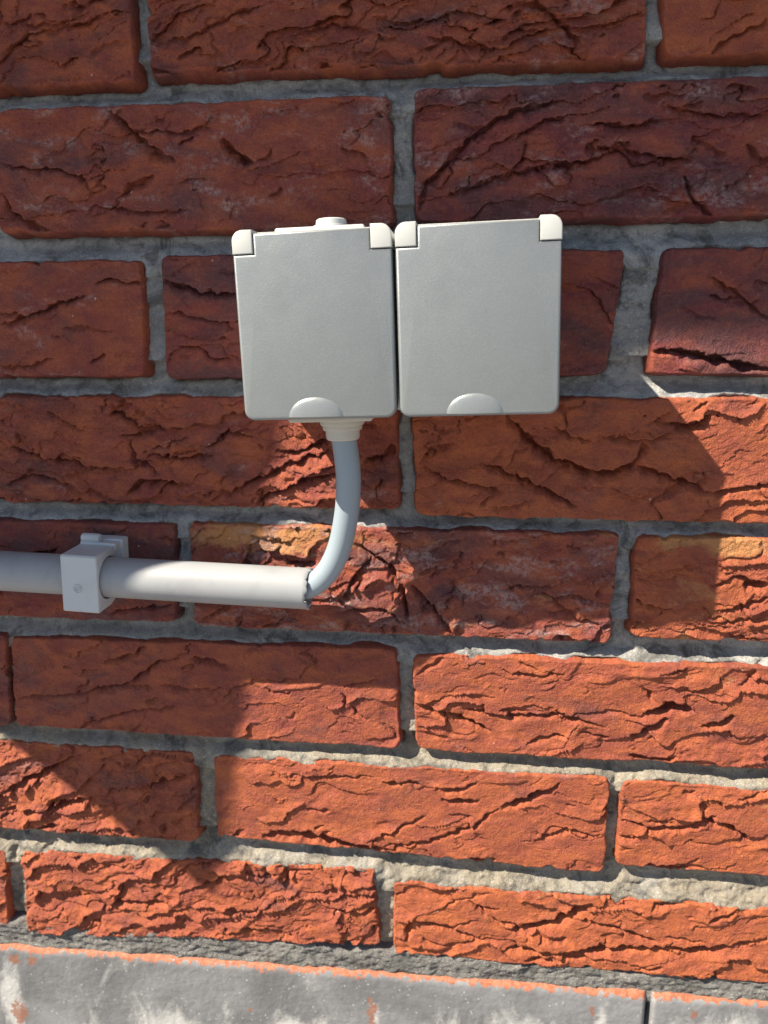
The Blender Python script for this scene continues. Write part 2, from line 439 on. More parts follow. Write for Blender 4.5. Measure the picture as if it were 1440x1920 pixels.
# every brick in view: photograph pixels of its face corners (top left, top right, bottom right, bottom left),
# (orange, dark, bloom, yellow), (fold amount, fold angle in degrees, ragged edge), cracks [(width px, depth mm, points)]
BR = [
 [((-690, -75), (236, -98), (250, 152), (-690, 160)), (.45, .35, .2, 0), (.45, 14, .5),
  [(3, 1.6, [(0, 100), (60, 66), (130, 52), (195, 30)]), (3, 1.5, [(0, 42), (70, 50), (120, 44), (170, 20)])]],
 [((272, -98), (1205, -125), (1212, 108), (284, 138)), (.45, .35, .5, 0), (.85, 14, .7),
  [(4, 2, [(290, 86), (350, 72), (420, 36), (500, 5)]), (5, 2.5, [(800, 70), (860, 80), (935, 96)]),
   (6, 3, [(1000, 8), (1050, 38), (1078, 72), (1076, 102)]), (4, 2, [(690, 30), (780, 45), (860, 20), (950, 40)]),
   (4, 2, [(560, 60), (640, 48), (700, 62)])]],
 [((1240, -126), (2160, -150), (2150, 90), (1250, 105)), (.6, .1, .2, 0), (.15, 20, .4),
  [(4, 2.2, [(1335, 95), (1380, 66), (1445, 40)]), (5, 2, [(1395, 60), (1440, 38)])]],
 [((-6, 206), (730, 180), (733, 424), (-2, 436)), (.34, .3, .65, .1), (.3, 8, .5),
  [(7, 4, [(203, 206), (240, 242), (290, 285), (330, 304)]), (9, 5, [(412, 262), (450, 296), (478, 308)]),
   (3, 2, [(240, 245), (320, 250), (380, 240), (402, 246)]), (4, 2.6, [(0, 304), (60, 320), (105, 318), (150, 332), (182, 365)]),
   (5, 3, [(3, 360), (30, 408), (92, 432)]), (4, 2, [(160, 402), (175, 388), (215, 392), (300, 400), (355, 392)]),
   (6, 2.4, [(225, 372), (245, 350), (290, 330)]), (3, 1.6, [(480, 300), (500, 298), (505, 275)])]],
 [((779, 168), (1500, 160), (1500, 418), (781, 414)), (.15, .55, .6, 0), (.62, 9, .5),
  [(6, 4, [(784, 400), (796, 350), (880, 262), (950, 216), (1058, 184)]), (4, 2.5, [(968, 262), (1020, 228), (1065, 218)]),
   (5, 3, [(850, 370), (905, 342), (1000, 320), (1100, 304), (1160, 286)]), (5, 3, [(1100, 232), (1180, 240), (1240, 228)]),
   (5, 2.8, [(1120, 275), (1200, 290), (1300, 298)]), (4, 3, [(1288, 325), (1296, 368), (1342, 414)]),
   (5, 3, [(1405, 272), (1420, 295), (1445, 306)]), (4, 2, [(985, 262), (975, 300), (960, 320)]), (5, 2.5, [(1240, 200), (1330, 220), (1440, 215)])]],
 [((-610, 492), (262, 489), (271, 705), (-610, 708)), (.35, .3, .55, .1), (.12, 12, .5),
  [(6, 3.2, [(0, 609), (50, 596), (110, 570), (162, 553)]), (4, 2.5, [(178, 537), (198, 522), (230, 530), (266, 530)]),
   (4, 2, [(0, 690), (60, 686), (100, 672)]), (3, 1.2, [(110, 620), (160, 612), (215, 622)])]],
 [((301, 481), (1172, 470), (1136, 700), (313, 709)), (.22, .55, .15, 0), (.35, -8, .5),
  [(6, 3.4, [(300, 524), (330, 537), (385, 551), (450, 552)]), (4, 2, [(308, 590), (330, 586), (380, 600), (430, 608)]), (4, 2, [(330, 650), (375, 655), (395, 675), (440, 678)])]],
 [((1246, 468), (2120, 462), (2090, 694), (1221, 701)), (.15, .55, .15, 0), (.12, -15, .5),
  [(7, 5, [(1222, 655), (1280, 661), (1350, 676), (1445, 694)]), (4, 2.4, [(1330, 520), (1375, 545), (1400, 565), (1440, 602)]), (4, 2, [(1325, 555), (1395, 562)])]],
 [((-14, 746), (742, 747), (745, 955), (-14, 939)), (.45, .25, .35, .25), (.75, -4, .8),
  [(5, 2.8, [(0, 838), (70, 855), (150, 873), (250, 882)]), (5, 3, [(198, 772), (240, 786), (262, 806), (335, 800)]),
   (6, 3, [(222, 816), (270, 815), (322, 800)]), (5, 3, [(245, 828), (252, 862), (300, 893)]), (5, 3, [(390, 838), (430, 806), (475, 822)]),
   (5, 3, [(288, 854), (340, 863), (402, 855)]), (5, 2.6, [(0, 910), (60, 890), (150, 920), (206, 926)]), (8, 4.5, [(232, 928), (268, 905), (352, 906)]),
   (6, 3.5, [(400, 934), (470, 905), (540, 872), (628, 848)]), (6, 3.5, [(470, 942), (560, 905), (635, 890)]), (5, 3, [(515, 852), (575, 846), (632, 812)]), (9, 4, [(680, 870), (715, 858), (740, 835)])]],
 [((775, 746), (1500, 742), (1500, 986), (781, 966)), (.66, .2, .2, .2), (.42, 18, .7),
  [(9, 5.5, [(950, 780), (1000, 835), (1050, 865), (1100, 885), (1150, 890), (1188, 872), (1212, 830)]), (7, 4, [(1188, 872), (1270, 900), (1335, 922)]),
   (7, 4.5, [(900, 868), (960, 890), (1010, 912), (1085, 952)]), (4, 2, [(1120, 818), (1200, 826), (1262, 820)]), (8, 4.5, [(1258, 794), (1292, 802), (1335, 776)]),
   (6, 3.2, [(1332, 926), (1390, 912), (1445, 908)]), (3, 1.4, [(1300, 770), (1330, 752)]), (4, 2, [(1040, 800), (1068, 820), (1110, 830)]), (5, 3, [(790, 870), (840, 900), (950, 925)])]],
 [((-500, 962), (325, 986), (326, 1167), (-500, 1140)), (.2, .55, .3, .25), (.35, 10, .6),
  [(7, 3.5, [(20, 1050), (60, 1040), (110, 1030)]), (5, 3, [(200, 1150), (260, 1140), (325, 1138)])]],
 [((356, 984), (1161, 1005), (1141, 1206), (366, 1172)), (.42, .45, .75, .45), (.6, 15, .7),
  [(4, 3, [(470, 1003), (520, 1014), (548, 1020)]), (8, 4, [(536, 1052), (562, 1062), (590, 1060)]), (7, 5.5, [(668, 1022), (728, 1058), (758, 1108), (768, 1172)]),
   (5, 3.5, [(700, 1040), (672, 1072), (640, 1130)]), (6, 4, [(770, 1095), (800, 1125), (850, 1190)]), (5, 3.5, [(640, 1150), (700, 1140), (760, 1168)]), (4, 2.4, [(930, 1112), (980, 1102), (1040, 1100)]), (4, 2, [(1002, 1106), (1040, 1122), (1085, 1160)]), (6, 3, [(740, 1006), (775, 1000)]), (5, 3, [(600, 1130), (650, 1120), (680, 1090)])]],
 [((1196, 1008), (2000, 1030), (1990, 1212), (1185, 1194)), (.66, .22, .1, .5), (.7, 6, .5),
  [(4, 2.6, [(1192, 1122), (1215, 1136), (1258, 1138)]), (5, 3, [(1335, 1100), (1380, 1082), (1440, 1094)]), (5, 3, [(1350, 1148), (1400, 1134), (1440, 1120)]), (8, 4, [(1395, 1094), (1420, 1100), (1440, 1098)])]],
 [((-720, 1172), (8, 1192), (18, 1362), (-720, 1335)), (.3, .5, .1, 0), (.4, 10, .6), []],
 [((19, 1196), (742, 1218), (748, 1402), (32, 1360)), (.46, .3, .1, 0), (.3, 20, .6),
  [(5, 3, [(30, 1308), (120, 1301), (230, 1285), (258, 1270), (292, 1244), (335, 1234)]), (5, 2.6, [(195, 1242), (250, 1226), (272, 1210)]), (7, 3, [(355, 1236), (395, 1240), (432, 1252)]),
   (4, 2.2, [(150, 1366), (200, 1345), (260, 1330), (335, 1326)]), (4, 2, [(310, 1288), (380, 1294), (420, 1290)]), (4, 2.2, [(640, 1300), (660, 1330), (690, 1350)])]],
 [((775, 1228), (1500, 1250), (1500, 1451), (781, 1405)), (.62, .26, .25, .35), (.36, 10, .7),
  [(7, 4.5, [(790, 1324), (860, 1345), (918, 1372)]), (5, 3, [(866, 1331), (960, 1345), (1050, 1342), (1135, 1362)]), (11, 6, [(1210, 1340), (1262, 1325), (1300, 1331)]),
   (7, 3.5, [(1180, 1386), (1215, 1366), (1255, 1352)]), (6, 4, [(1318, 1360), (1345, 1358), (1378, 1342)]), (4, 2, [(1205, 1288), (1232, 1318)]), (6, 3.5, [(1180, 1418), (1230, 1424), (1270, 1418)]), (4, 2, [(940, 1258), (1010, 1268), (1060, 1262)])]],
 [((-400, 1370), (362, 1412), (372, 1578), (-400, 1530)), (.6, .3, .2, .1), (.95, 22, .8),
  [(8, 4.5, [(0, 1482), (60, 1460), (138, 1418)]), (8, 4.5, [(0, 1522), (90, 1518), (175, 1492)]), (6, 4, [(60, 1560), (90, 1548), (160, 1558)]), (7, 4, [(200, 1480), (300, 1470), (360, 1450)])]],
 [((402, 1420), (1142, 1462), (1132, 1637), (407, 1568)), (.68, .14, .15, .3), (.3, 10, .8),
  [(11, 6, [(490, 1566), (560, 1560), (650, 1582), (725, 1592)]), (8, 4.5, [(940, 1514), (1000, 1492), (1052, 1470)]), (9, 4.5, [(826, 1498), (860, 1502), (898, 1502)]),
   (5, 3, [(720, 1585), (800, 1578), (880, 1552), (935, 1515)]), (4, 2, [(1000, 1580), (1060, 1556), (1115, 1566)]), (4, 2, [(530, 1450), (600, 1456), (700, 1456)]), (5, 3, [(720, 1470), (770, 1466), (800, 1476)]), (9, 4, [(840, 1620), (900, 1610), (930, 1612)])]],
 [((1168, 1466), (1880, 1500), (1870, 1662), (1158, 1622)), (.76, .1, .1, .4), (.36, 6, .7),
  [(6, 3.4, [(1165, 1536), (1230, 1555), (1290, 1552), (1345, 1530)]), (7, 3.6, [(1300, 1532), (1370, 1550), (1412, 1580)]), (7, 3.5, [(1200, 1628), (1240, 1622), (1290, 1632)]), (4, 2, [(1380, 1500), (1420, 1490), (1440, 1480)])]],
 [((-650, 1562), (8, 1598), (14, 1738), (-640, 1700)), (.6, .2, .1, .1), (.5, 10, .8), []],
 [((40, 1598), (700, 1632), (712, 1772), (54, 1748)), (.62, .16, .2, .2), (1.0, 16, 1.2),
  [(7, 3.5, [(360, 1664), (400, 1656), (430, 1640)]), (7, 3.5, [(190, 1705), (240, 1690), (320, 1690)]), (6, 3, [(420, 1745), (500, 1740), (560, 1760)]), (6, 3, [(620, 1700), (680, 1712), (705, 1700)])]],
 [((739, 1656), (1480, 1684), (1460, 1846), (739, 1786)), (.85, .05, .15, .35), (.4, 4, 1.2),
  [(11, 6, [(950, 1746), (1040, 1728), (1100, 1694)]), (5, 3, [(880, 1690), (930, 1726), (980, 1738)]), (6, 3.5, [(770, 1722), (840, 1740), (905, 1762)]), (6, 3.5, [(1080, 1722), (1160, 1740), (1235, 1766)]),
   (7, 3.6, [(1220, 1702), (1270, 1692), (1315, 1678)]), (9, 5, [(930, 1780), (1050, 1782), (1180, 1778), (1320, 1782), (1445, 1760)]), (6, 3, [(985, 1800), (1060, 1794), (1150, 1800)]), (6, 3, [(760, 1760), (770, 1725), (800, 1730)])]],
]


def quad_sdf(x, y, q):
    """signed distance to a convex quad (clockwise from top left), softly rounded at the corners"""
    d = None
    k = 1.6
    acc = 0
    for i in range(4):
        ax, ay = q[i]; bx, by = q[(i + 1) % 4]
        ex, ey = bx - ax, by - ay
        ln = math.hypot(ex, ey)
        di = (-(x - ax) * (-ey) + -(y - ay) * ex) / ln * -1.0    # positive outside for clockwise order
        acc = acc + np.exp(np.clip(di / k, -40, 40))
    return k * np.log(acc)


BRICKS = []
for i, (px, colr, fold, cracks) in enumerate(BR):
    q = [pick(*p) for p in px]
    cx = sum(p[0] for p in q) / 4; cy = sum(p[1] for p in q) / 4
    # pieces that run out of frame: pull the far side in to a usual brick length
    q = [list(p) for p in q]
    if px[0][0] < -100:
        for a, b_ in ((0, 1), (3, 2)):
            q[a][0] = q[b_][0] - 209; q[a][1] = q[b_][1] + (0 if a == 0 else 0)
    if px[1][0] > 1460:
        for a, b_ in ((1, 0), (2, 3)):
            q[a][0] = q[b_][0] + 209; q[a][1] = q[b_][1]
    row = int(round(-(sum(p[1] for p in q) / 4 - PITCH / 2) / PITCH))
    BRICKS.append(dict(q=q, col=colr, fold=fold, cracks=cracks, seed=100 + i * 31, row=row,
                       cx=sum(p[0] for p in q) / 4, cy=sum(p[1] for p in q) / 4))


def brick_sd(bk, x, y):
    s = bk['seed']; r = bk['fold'][2]
    d = quad_sdf(x, y, bk['q']) - 0.35
    d = d + r * (1.0 * pn(x / 17, y / 17, s) + 0.8 * pn(x / 6.5, y / 6.5, s + 5) + 0.45 * pn(x / 2.2, y / 2.2, s + 9))
    d = d + 2.6 * r * sstep(0.45, 0.85, pn(x / 11, y / 9, s + 13))          # chipped bits
    return d


def poly_dist(x, y, pts):
    best = np.full(x.shape, 1e9); side = np.zeros(x.shape); par = np.zeros(x.shape)
    tot = sum(math.dist(pts[i], pts[i + 1]) for i in range(len(pts) - 1)); run = 0
    for i in range(len(pts) - 1):
        ax, ay = pts[i]; bx, by = pts[i + 1]
        ex, ey = bx - ax, by - ay
        L2 = ex * ex + ey * ey; ln = math.sqrt(L2)
        t = np.clip(((x - ax) * ex + (y - ay) * ey) / L2, 0, 1)
        dx = x - ax - t * ex; dy = y - ay - t * ey
        d = np.hypot(dx, dy)
        mk = d < best
        best = np.where(mk, d, best)
        side = np.where(mk, dy, side)
        par = np.where(mk, (run + t * ln) / tot, par)
        run += ln
    return best, side, par


def brick_mesh(bk, step=0.5):
    q = np.array(bk['q'])
    x0, x1 = q[:, 0].min() - 3.5, q[:, 0].max() + 3.5
    y0, y1 = q[:, 1].min() - 3.5, q[:, 1].max() + 3.5
    X, Y = np.meshgrid(np.arange(x0, x1, step), np.arange(y0, y1, step))
    s = bk['seed']
    fa, ang, rag = bk['fold']
    fa = min(1.0, fa + 0.14)
    rng = random.Random(s)
    # slow undulation
    Zf = 0.65 * fbm(X / 60, Y / 40, s + 1, 3) + 0.35 * fbm(X / 14, Y / 10, s + 2, 3) + 0.10 * fbm(X / 3.2, Y / 2.6, s + 3, 3)
    # folded clay: layers that overlap like torn sheets
    ca, sa = math.cos(math.radians(ang)), math.sin(math.radians(ang))
    wx = 9 * fbm(X / 34, Y / 20, s + 11, 3); wy = 6.5 * fbm(X / 30, Y / 17, s + 12, 4)
    U = (X + wx) * ca + (Y + wy) * sa
    V = -(X + wx) * sa + (Y + wy) * ca
    det = 0

    jag = 0.55 * pn(X / 4.2, Y / 3.6, s + 15) + 0.14 * pn(X / 1.9, Y / 1.9, s + 16)

    def layer(lam, amp, seed, thr, soft, sharp=0.06, gap=0.6, amp_sign=-1):
        ph = (V + jag) / lam + 0.95 * fbm(U / (lam * 4.6), V / (lam * 1.6), seed, 3)
        k = np.floor(ph)
        t = ph - k if amp_sign > 0 else 1 - (ph - k)
        h = np.where(t < 1 - sharp, (t / (1 - sharp)) ** 1.5, (1 - t) / sharp)
        msk = sstep(thr, thr + soft, fbm(U / (lam * 4.2) + 13.1 * np.sin(k * 12.9898), V / (lam * 2.2), seed + 3, 2) + 0.25 * pn(U / lam, V / lam, seed + 8))
        tt = np.minimum(t, 1 - t) * lam
        return amp * (h - 0.4) * msk - gap * amp * np.exp(-(tt / 0.5) ** 2) * msk
    thr = 0.55 - 0.85 * fa
    det = det + layer(16.0, 3.3 * (0.5 + 0.6 * fa), s + 21, thr - 0.06, 0.3, 0.05)
    det = det + layer(7.5, 1.15 * (0.35 + 0.7 * fa), s + 31, thr + 0.10, 0.35, 0.1)
    det = det - 0.6 * layer(11.0, 1.5 * (0.3 + 0.6 * fa), s + 41, thr + 0.2, 0.35, 0.1, -0.8, 1)
    det = det + layer(3.4, 0.42 * (0.2 + 0.8 * fa), s + 51, thr + 0.16, 0.35, 0.2, 0.4)
    # fine wrinkles along the folds
    wr = fbm(U / 9.0, V / 1.5, s + 61, 3)
    det = det + 0.24 * (0.25 + fa) * wr * sstep(-0.1, 0.5, fbm(U / 22, V / 12, s + 62, 2))
    # random crescent tears
    jx = X + 1.3 * pn(X / 5, Y / 5, s + 71) + 0.6 * pn(X / 1.9, Y / 1.9, s + 72)
    jy = Y + 1.3 * pn(X / 5, Y / 5, s + 73) + 0.6 * pn(X / 1.9, Y / 1.9, s + 74)
    cut = np.zeros_like(X)
    lines = []
    for w, dep, pts in bk['cracks']:
        lines.append((max(0.5, w / 3.9 * 0.56), dep * 1.45, [pick(*p) for p in pts], 1.0))
    for k in range(int(5 + 9 * fa)):
        cx_, cy_ = rng.uniform(x0 + 8, x1 - 8), rng.uniform(y0 + 6, y1 - 6)
        ln = rng.uniform(5, 22); a = math.radians(ang + rng.uniform(-28, 28)); cv = rng.uniform(-0.25, 0.25)
        pts = []
        for t in (-1, -.5, 0, .5, 1):
            u = t * ln / 2; v = cv * ln * (1 - t * t) * 0.5
            pts.append((cx_ + u * math.cos(a) - v * math.sin(a), cy_ + u * math.sin(a) + v * math.cos(a)))
        lines.append((rng.uniform(0.35, 0.8), rng.uniform(1.0, 3.2), pts, 0.6))
    lip = np.zeros_like(X)
    for w, dep, pts, lp in lines:
        px_ = [p[0] for p in pts]; py_ = [p[1] for p in pts]
        r = 9
        i0 = np.searchsorted(X[0], min(px_) - r); i1 = np.searchsorted(X[0], max(px_) + r)
        j0 = np.searchsorted(Y[:, 0], min(py_) - r); j1 = np.searchsorted(Y[:, 0], max(py_) + r)
        if i1 - i0 < 2 or j1 - j0 < 2:
            continue
        sl = (slice(j0, j1), slice(i0, i1))
        d, side, par = poly_dist(jx[sl], jy[sl], pts)
        tap = np.clip(np.minimum(par, 1 - par) * 5, 0.0, 1) ** 0.6
        wv = w * (0.35 + 0.65 * tap) * (1 + 0.45 * pn(X[sl] / 6, Y[sl] / 6, s + 81))
        below = side < 0
        # steep wall on the upper side, gentler slope on the lower side
        dd = np.where(below, d / (wv * 1.9), d / wv)
        cut[sl] = np.maximum(cut[sl], dep * tap * np.exp(-dd ** 2.4))
        lip[sl] += lp * 0.19 * dep * tap * np.where(below, 0.25, 1.0) * np.exp(-(d / 4.5) ** 2)
    lip = 1.4 * np.tanh(lip / 1.4)
    det = det + lip - cut
    Zf = Zf + det
    # arris
    sd = brick_sd(bk, X, Y)
    e = np.clip(-sd, 0, None)
    r = 0.7 + 0.4 * pn(X / 19, Y / 19, s + 91)
    drop = np.where(e < r, r - np.sqrt(np.clip(r * r - (r - np.minimum(e, r)) ** 2, 0, None)), 0)
    Zf = np.where(sd < 0, np.minimum(Zf * sstep(-0.6, 1.6, e), 0.9 + 0.5 * e) - drop * 0.9, -r * 0.9 - sd * 7.0)
    Zf = np.clip(Zf, -15, 3.6)
    # the raised tongues hang over a little
    ov = np.clip(det, -2.5, 2.5) * sstep(0.6, 4.0, e)
    Yd = Y - 0.62 * ov
    c = (sd < 2.4)
    keep = c[:-1, :-1] | c[1:, :-1] | c[:-1, 1:] | c[1:, 1:]
    me, used = grid_mesh('brick', X - bk['cx'], Yd - bk['cy'], Zf, keep)
    sand = np.zeros_like(X)
    for px_, py_, rx_, ry_ in ((500, 1005, 42, 9), (640, 1010, 12, 8), (1400, 1025, 24, 6), (1290, 1010, 14, 4)):
        qx, qy = pick(px_, py_)
        sand = np.maximum(sand, np.exp(-(((X - qx) / rx_) ** 2 + ((Y - qy) / ry_) ** 2)))
    at = me.attributes.new('sandy', 'FLOAT', 'POINT')
    at.data.foreach_set('value', sand.ravel()[used].astype(np.float32))
    me.materials.append(M_BRICK)
    return me


for bk in BRICKS:
    me = brick_mesh(bk)
    bk['me'] = me
    o = link('brick', me, M_BRICK, wall, W(bk['cx'], bk['cy'], 0))
    o.color = bk['col']

# bricks beyond the frame, sharing the meshes above
full = [b_ for b_ in BRICKS if max(p[0] for p in b_['q']) - min(p[0] for p in b_['q']) > 195]
rng = random.Random(5)
EXTRA = []
for row in range(-7, 8):
    yc = -(row) * PITCH + PITCH / 2
    off = -110 if row % 2 == 0 else 0
    for k in range(-4, 5):
        xc = off + 110 + k * 220
        if abs(xc) > 680:
            continue
        if any(abs(b_['cx'] - xc) < 120 and abs(b_['cy'] - yc) < 34 for b_ in BRICKS):
            continue
        src = rng.choice(full)
        o = link('brick', src['me'], M_BRICK, wall, W(xc, yc, rng.uniform(-0.6, 0.4)))
        o.rotation_euler = (0, math.pi if rng.random() < 0.5 else 0, 0)
        o.color = (rng.uniform(.2, .8), rng.uniform(.1, .5), rng.uniform(.1, .5), rng.uniform(0, .3))
        hw, hh_ = 105.5, 26.5
        EXTRA.append(dict(q=[(xc - hw, yc + hh_), (xc + hw, yc + hh_), (xc + hw, yc - hh_), (xc - hw, yc - hh_)], cx=xc, cy=yc, seed=900, fold=(0, 0, .4)))


# ------------------------------------------------------------------ mortar
def mortar(x0, x1, y0, y1, step, name, bricks):
    X, Y = np.meshgrid(np.arange(x0, x1 + step * .5, step), np.arange(y0, y1 + step * .5, step))
    big = 60.0
    dmin = np.full(X.shape, big); dab = np.full(X.shape, 26.0); dbe = np.full(X.shape, 26.0)
    for bk in bricks:
        q = np.array(bk['q'])
        a0 = np.searchsorted(X[0], q[:, 0].min() - 26); a1 = np.searchsorted(X[0], q[:, 0].max() + 26)
        b0 = np.searchsorted(Y[:, 0], q[:, 1].min() - 26); b1 = np.searchsorted(Y[:, 0], q[:, 1].max() + 26)
        if a1 - a0 < 2 or b1 - b0 < 2:
            continue
        sl = (slice(b0, b1), slice(a0, a1))
        d = brick_sd(bk, X[sl], Y[sl])
        dmin[sl] = np.minimum(dmin[sl], d)
        top = max(q[0, 1], q[1, 1]); bot = min(q[2, 1], q[3, 1])
        ys = Y[sl]
        dd = np.clip(d, 0, 26)
        dbe[sl] = np.where(ys > (top + bot) / 2 + (top - bot) * 0.36, np.minimum(dbe[sl], dd), dbe[sl])
        dab[sl] = np.where(ys < (top + bot) / 2 - (top - bot) * 0.36, np.minimum(dab[sl], dd), dab[sl])
    sfrac = (dbe + 0.3) / (dbe + dab + 0.6)
    low = sstep(-230, -330, Y)
    zlip = -3.2 + 2.4 * low
    Z = zlip - 6.0 * sstep(0.02, 0.62, sfrac + 0.14 * fbm(X / 26, Y / 14, 7, 3))
    Z = Z + 3.0 * sstep(6, 14, np.minimum(dab, dbe)) * (1 - 0.4 * low)
    Z = Z + 0.55 * fbm(X / 22, Y / 9, 3, 4) + (0.38 + 0.3 * low) * fbm(X / 4.5, Y / 3.5, 4, 4) - 1.1 * sstep(0.55, 0.8, pn(X / 5, Y / 4, 8))
    # a groove where the pointing has shrunk from the bricks, here and there
    Z = Z - 4.0 * np.exp(-(np.clip(dmin, 0, None) / 1.0) ** 2) * sstep(-0.1, 0.5, fbm(X / 28, Y / 20, 5, 2)) * (1 - 0.75 * low)
    Z = Z - 3.5 * np.exp(-(np.clip(dab, 0, None) / 1.8) ** 2) * sstep(-0.5, 0.3, fbm(X / 35, Y / 20, 6, 2))
    Z = Z - 22 * sstep(-1.5, -5.0, dmin)
    keepv = dmin > -5.5
    keep = keepv[:-1, :-1] | keepv[1:, :-1] | keepv[:-1, 1:] | keepv[1:, 1:]
    me, used = grid_mesh(name, X, Y, Z, keep)
    at = me.attributes.new('lower', 'FLOAT', 'POINT')
    at.data.foreach_set('value', np.clip(low, 0, 1).ravel()[used].astype(np.float32))
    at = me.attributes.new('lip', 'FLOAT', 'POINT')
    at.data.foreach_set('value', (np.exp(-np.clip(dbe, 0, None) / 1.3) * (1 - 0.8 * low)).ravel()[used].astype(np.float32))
    return link(name, me, M_MORTAR, wall, W(0, 0, 0))


YB = -446.0
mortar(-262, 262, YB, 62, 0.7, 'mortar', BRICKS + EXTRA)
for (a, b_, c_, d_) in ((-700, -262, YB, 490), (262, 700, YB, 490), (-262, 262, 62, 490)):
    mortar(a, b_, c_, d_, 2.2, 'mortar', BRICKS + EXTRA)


# ------------------------------------------------------------------ dark bedding strip and plinth slabs
def strip(name, x0, x1, y0, y1, zfun, mat, step):
    X, Y = np.meshgrid(np.arange(x0, x1 + .01, step), np.arange(y0, y1 + .01, step))
    me, _ = grid_mesh(name, X, Y, zfun(X, Y), np.ones((X.shape[0] - 1, X.shape[1] - 1), bool))
    return link(name, me, mat, wall, W(0, 0, 0))


strip('bedding_mortar', -300, 300, -462, -436,
      lambda X, Y: -0.4 + 1.0 * fbm(X / 30, Y / 9, 301, 4) + 0.7 * fbm(X / 5, Y / 3, 302, 4) - 9 * sstep(-444.5, -440, Y + 2.6 * fbm(X / 20, Y / 20, 303, 3)), M_BED, 0.6)


def plinth_material():
    mt, nt, p = new_mat('grey glazed plinth clay')
    b = NB(nt)
    v = b.n('ShaderNodeTexCoord').outputs['Object']
    at = b.n('ShaderNodeAttribute', attribute_name='edge').outputs['Fac']
    st = b.n('ShaderNodeAttribute', attribute_name='streak').outputs['Fac']
    c = b.mix(b.ramp(b.noise(v, 16, 5, 0.6, 0.5), 0.35, 0.7), (0.135, 0.135, 0.14), (0.24, 0.24, 0.25))
    # lime bleeding
    lime = b.math('ADD', b.noise(b.map(v, scale=(1, 1, 0.6)), 24, 7, 0.75, 0.9), b.math('MULTIPLY', st, 0.26))
    c = b.mix(b.ramp(lime, 0.56, 0.80, 0.0, 0.85), c, (0.50, 0.495, 0.48))
    vo = b.n('ShaderNodeTexVoronoi'); b.l(v, vo.inputs['Vector']); vo.inputs['Scale'].default_value = 330
    sp = b.math('MULTIPLY', b.ramp(vo.outputs['Distance'], 0.08, 0.24, 1.0, 0.0), b.ramp(b.noise(v, 160, 3, 0.6), 0.47, 0.56))
    c = b.mix(b.math('MULTIPLY', sp, 0.55), c, (0.6, 0.58, 0.55))
    rs = b.n('ShaderNodeAttribute', attribute_name='rust').outputs['Fac']
    ru = b.ramp(b.math('ADD', rs, b.ramp(b.noise(v, 170, 5, 0.7, 0.4), 0.3, 0.7, -0.4, 0.4)), 0.5, 0.72)
    c = b.mix(b.math('MULTIPLY', ru, 0.85), c, (0.27, 0.115, 0.07))
    e = b.math('ADD', at, b.ramp(b.noise(v, 260, 4, 0.65), 0.3, 0.7, -0.45, 0.45))
    ef = b.ramp(e, 0.42, 0.62)
    c = b.mix(ef, c, b.mix(b.ramp(b.noise(v, 500, 3), 0.35, 0.65), (0.29, 0.095, 0.05), (0.38, 0.15, 0.085)))
    b.l(c, p.inputs['Base Color'])
    b.l(b.math('ADD', b.ramp(lime, 0.5, 0.8, 0.34, 0.75), b.math('MULTIPLY', ef, 0.4)), p.inputs['Roughness'])
    b.l(b.bump(b.noise(v, 500, 4, 0.6), 0.0004, 0.7), p.inputs['Normal'])
    return mt


M_PLINTH = plinth_material()


def plinth(x0, x1):
    xs = np.concatenate([np.arange(x0, x1, 0.8), [x1]])
    ys = np.concatenate([np.arange(-620, -500, 6.0), np.arange(-500, -455.0, 0.6)])
    X, Y = np.meshgrid(xs, ys)
    topy = -456.3 + 0.0125 * np.clip(X, -260, 260) + 0.5 * pn(X / 13, X * 0, 402) + 0.25 * pn(X / 3.5, X * 0, 403)
    Y = -620 + (Y + 620) * (topy + 620) / (ys[-1] + 620)
    dt = topy - Y
    de = np.minimum(np.minimum(X - x0, x1 - X), dt)
    Z = 2.4 + 0.25 * fbm(X / 30, Y / 30, 404, 3) - 2.6 * np.exp(-(np.clip(dt, 0, None) / 1.9) ** 1.6) - 3.0 * np.exp(-(np.minimum(X - x0, x1 - X) / 1.3) ** 2)
    Z = Z + 0.12 * fbm(X / 4, Y / 4, 405, 3)
    Z[-1, :] = -12
    Z[:, 0] = -12
    Z[:, -1] = -12
    me, used = grid_mesh('plinth_slab', X, Y, Z, np.ones((X.shape[0] - 1, X.shape[1] - 1), bool))
    edge = np.exp(-(dt / (3.0 + 1.0 * pn(X / 17, X * 0, 406))) ** 2)
    stk = np.zeros_like(X)
    for px_, py_, w_, h_ in ((700, 1893, 7.5, 16), (20, 1850, 10, 26), (1130, 1905, 5, 13), (330, 1925, 30, 14), (420, 1890, 9, 9), (560, 1930, 22, 10), (150, 1935, 22, 11), (950, 1940, 40, 13), (1330, 1945, 30, 12)):
        cx_, cy_ = pick(px_, py_, 2)
        jg = 4 * fbm(X / 12, Y / 12, 407, 3)
        stk = np.maximum(stk, np.exp(-(((X - cx_ + jg) / w_) ** 2 + (np.clip(Y - cy_ + jg, 0, None) / h_) ** 2)))
    rst = np.zeros_like(X)
    for px_, py_, w_, h_ in ((697, 1897, 3.4, 14), (40, 1897, 7, 9), (1300, 1900, 3, 4), (470, 1893, 2, 2), (28, 1798, 6, 4), (60, 1800, 4, 5), (1110, 1900, 2, 6)):
        cx_, cy_ = pick(px_, py_, 2)
        rst = np.maximum(rst, np.exp(-(((X - cx_) / w_) ** 2 + ((Y - cy_) / h_) ** 2)))
    for nm, arr in (('edge', edge), ('streak', stk), ('rust', rst)):
        at = me.attributes.new(nm, 'FLOAT', 'POINT')
        at.data.foreach_set('value', arr.ravel()[used].astype(np.float32))
    return link('plinth_slab', me, M_PLINTH, wall, W(0, 0, 0))


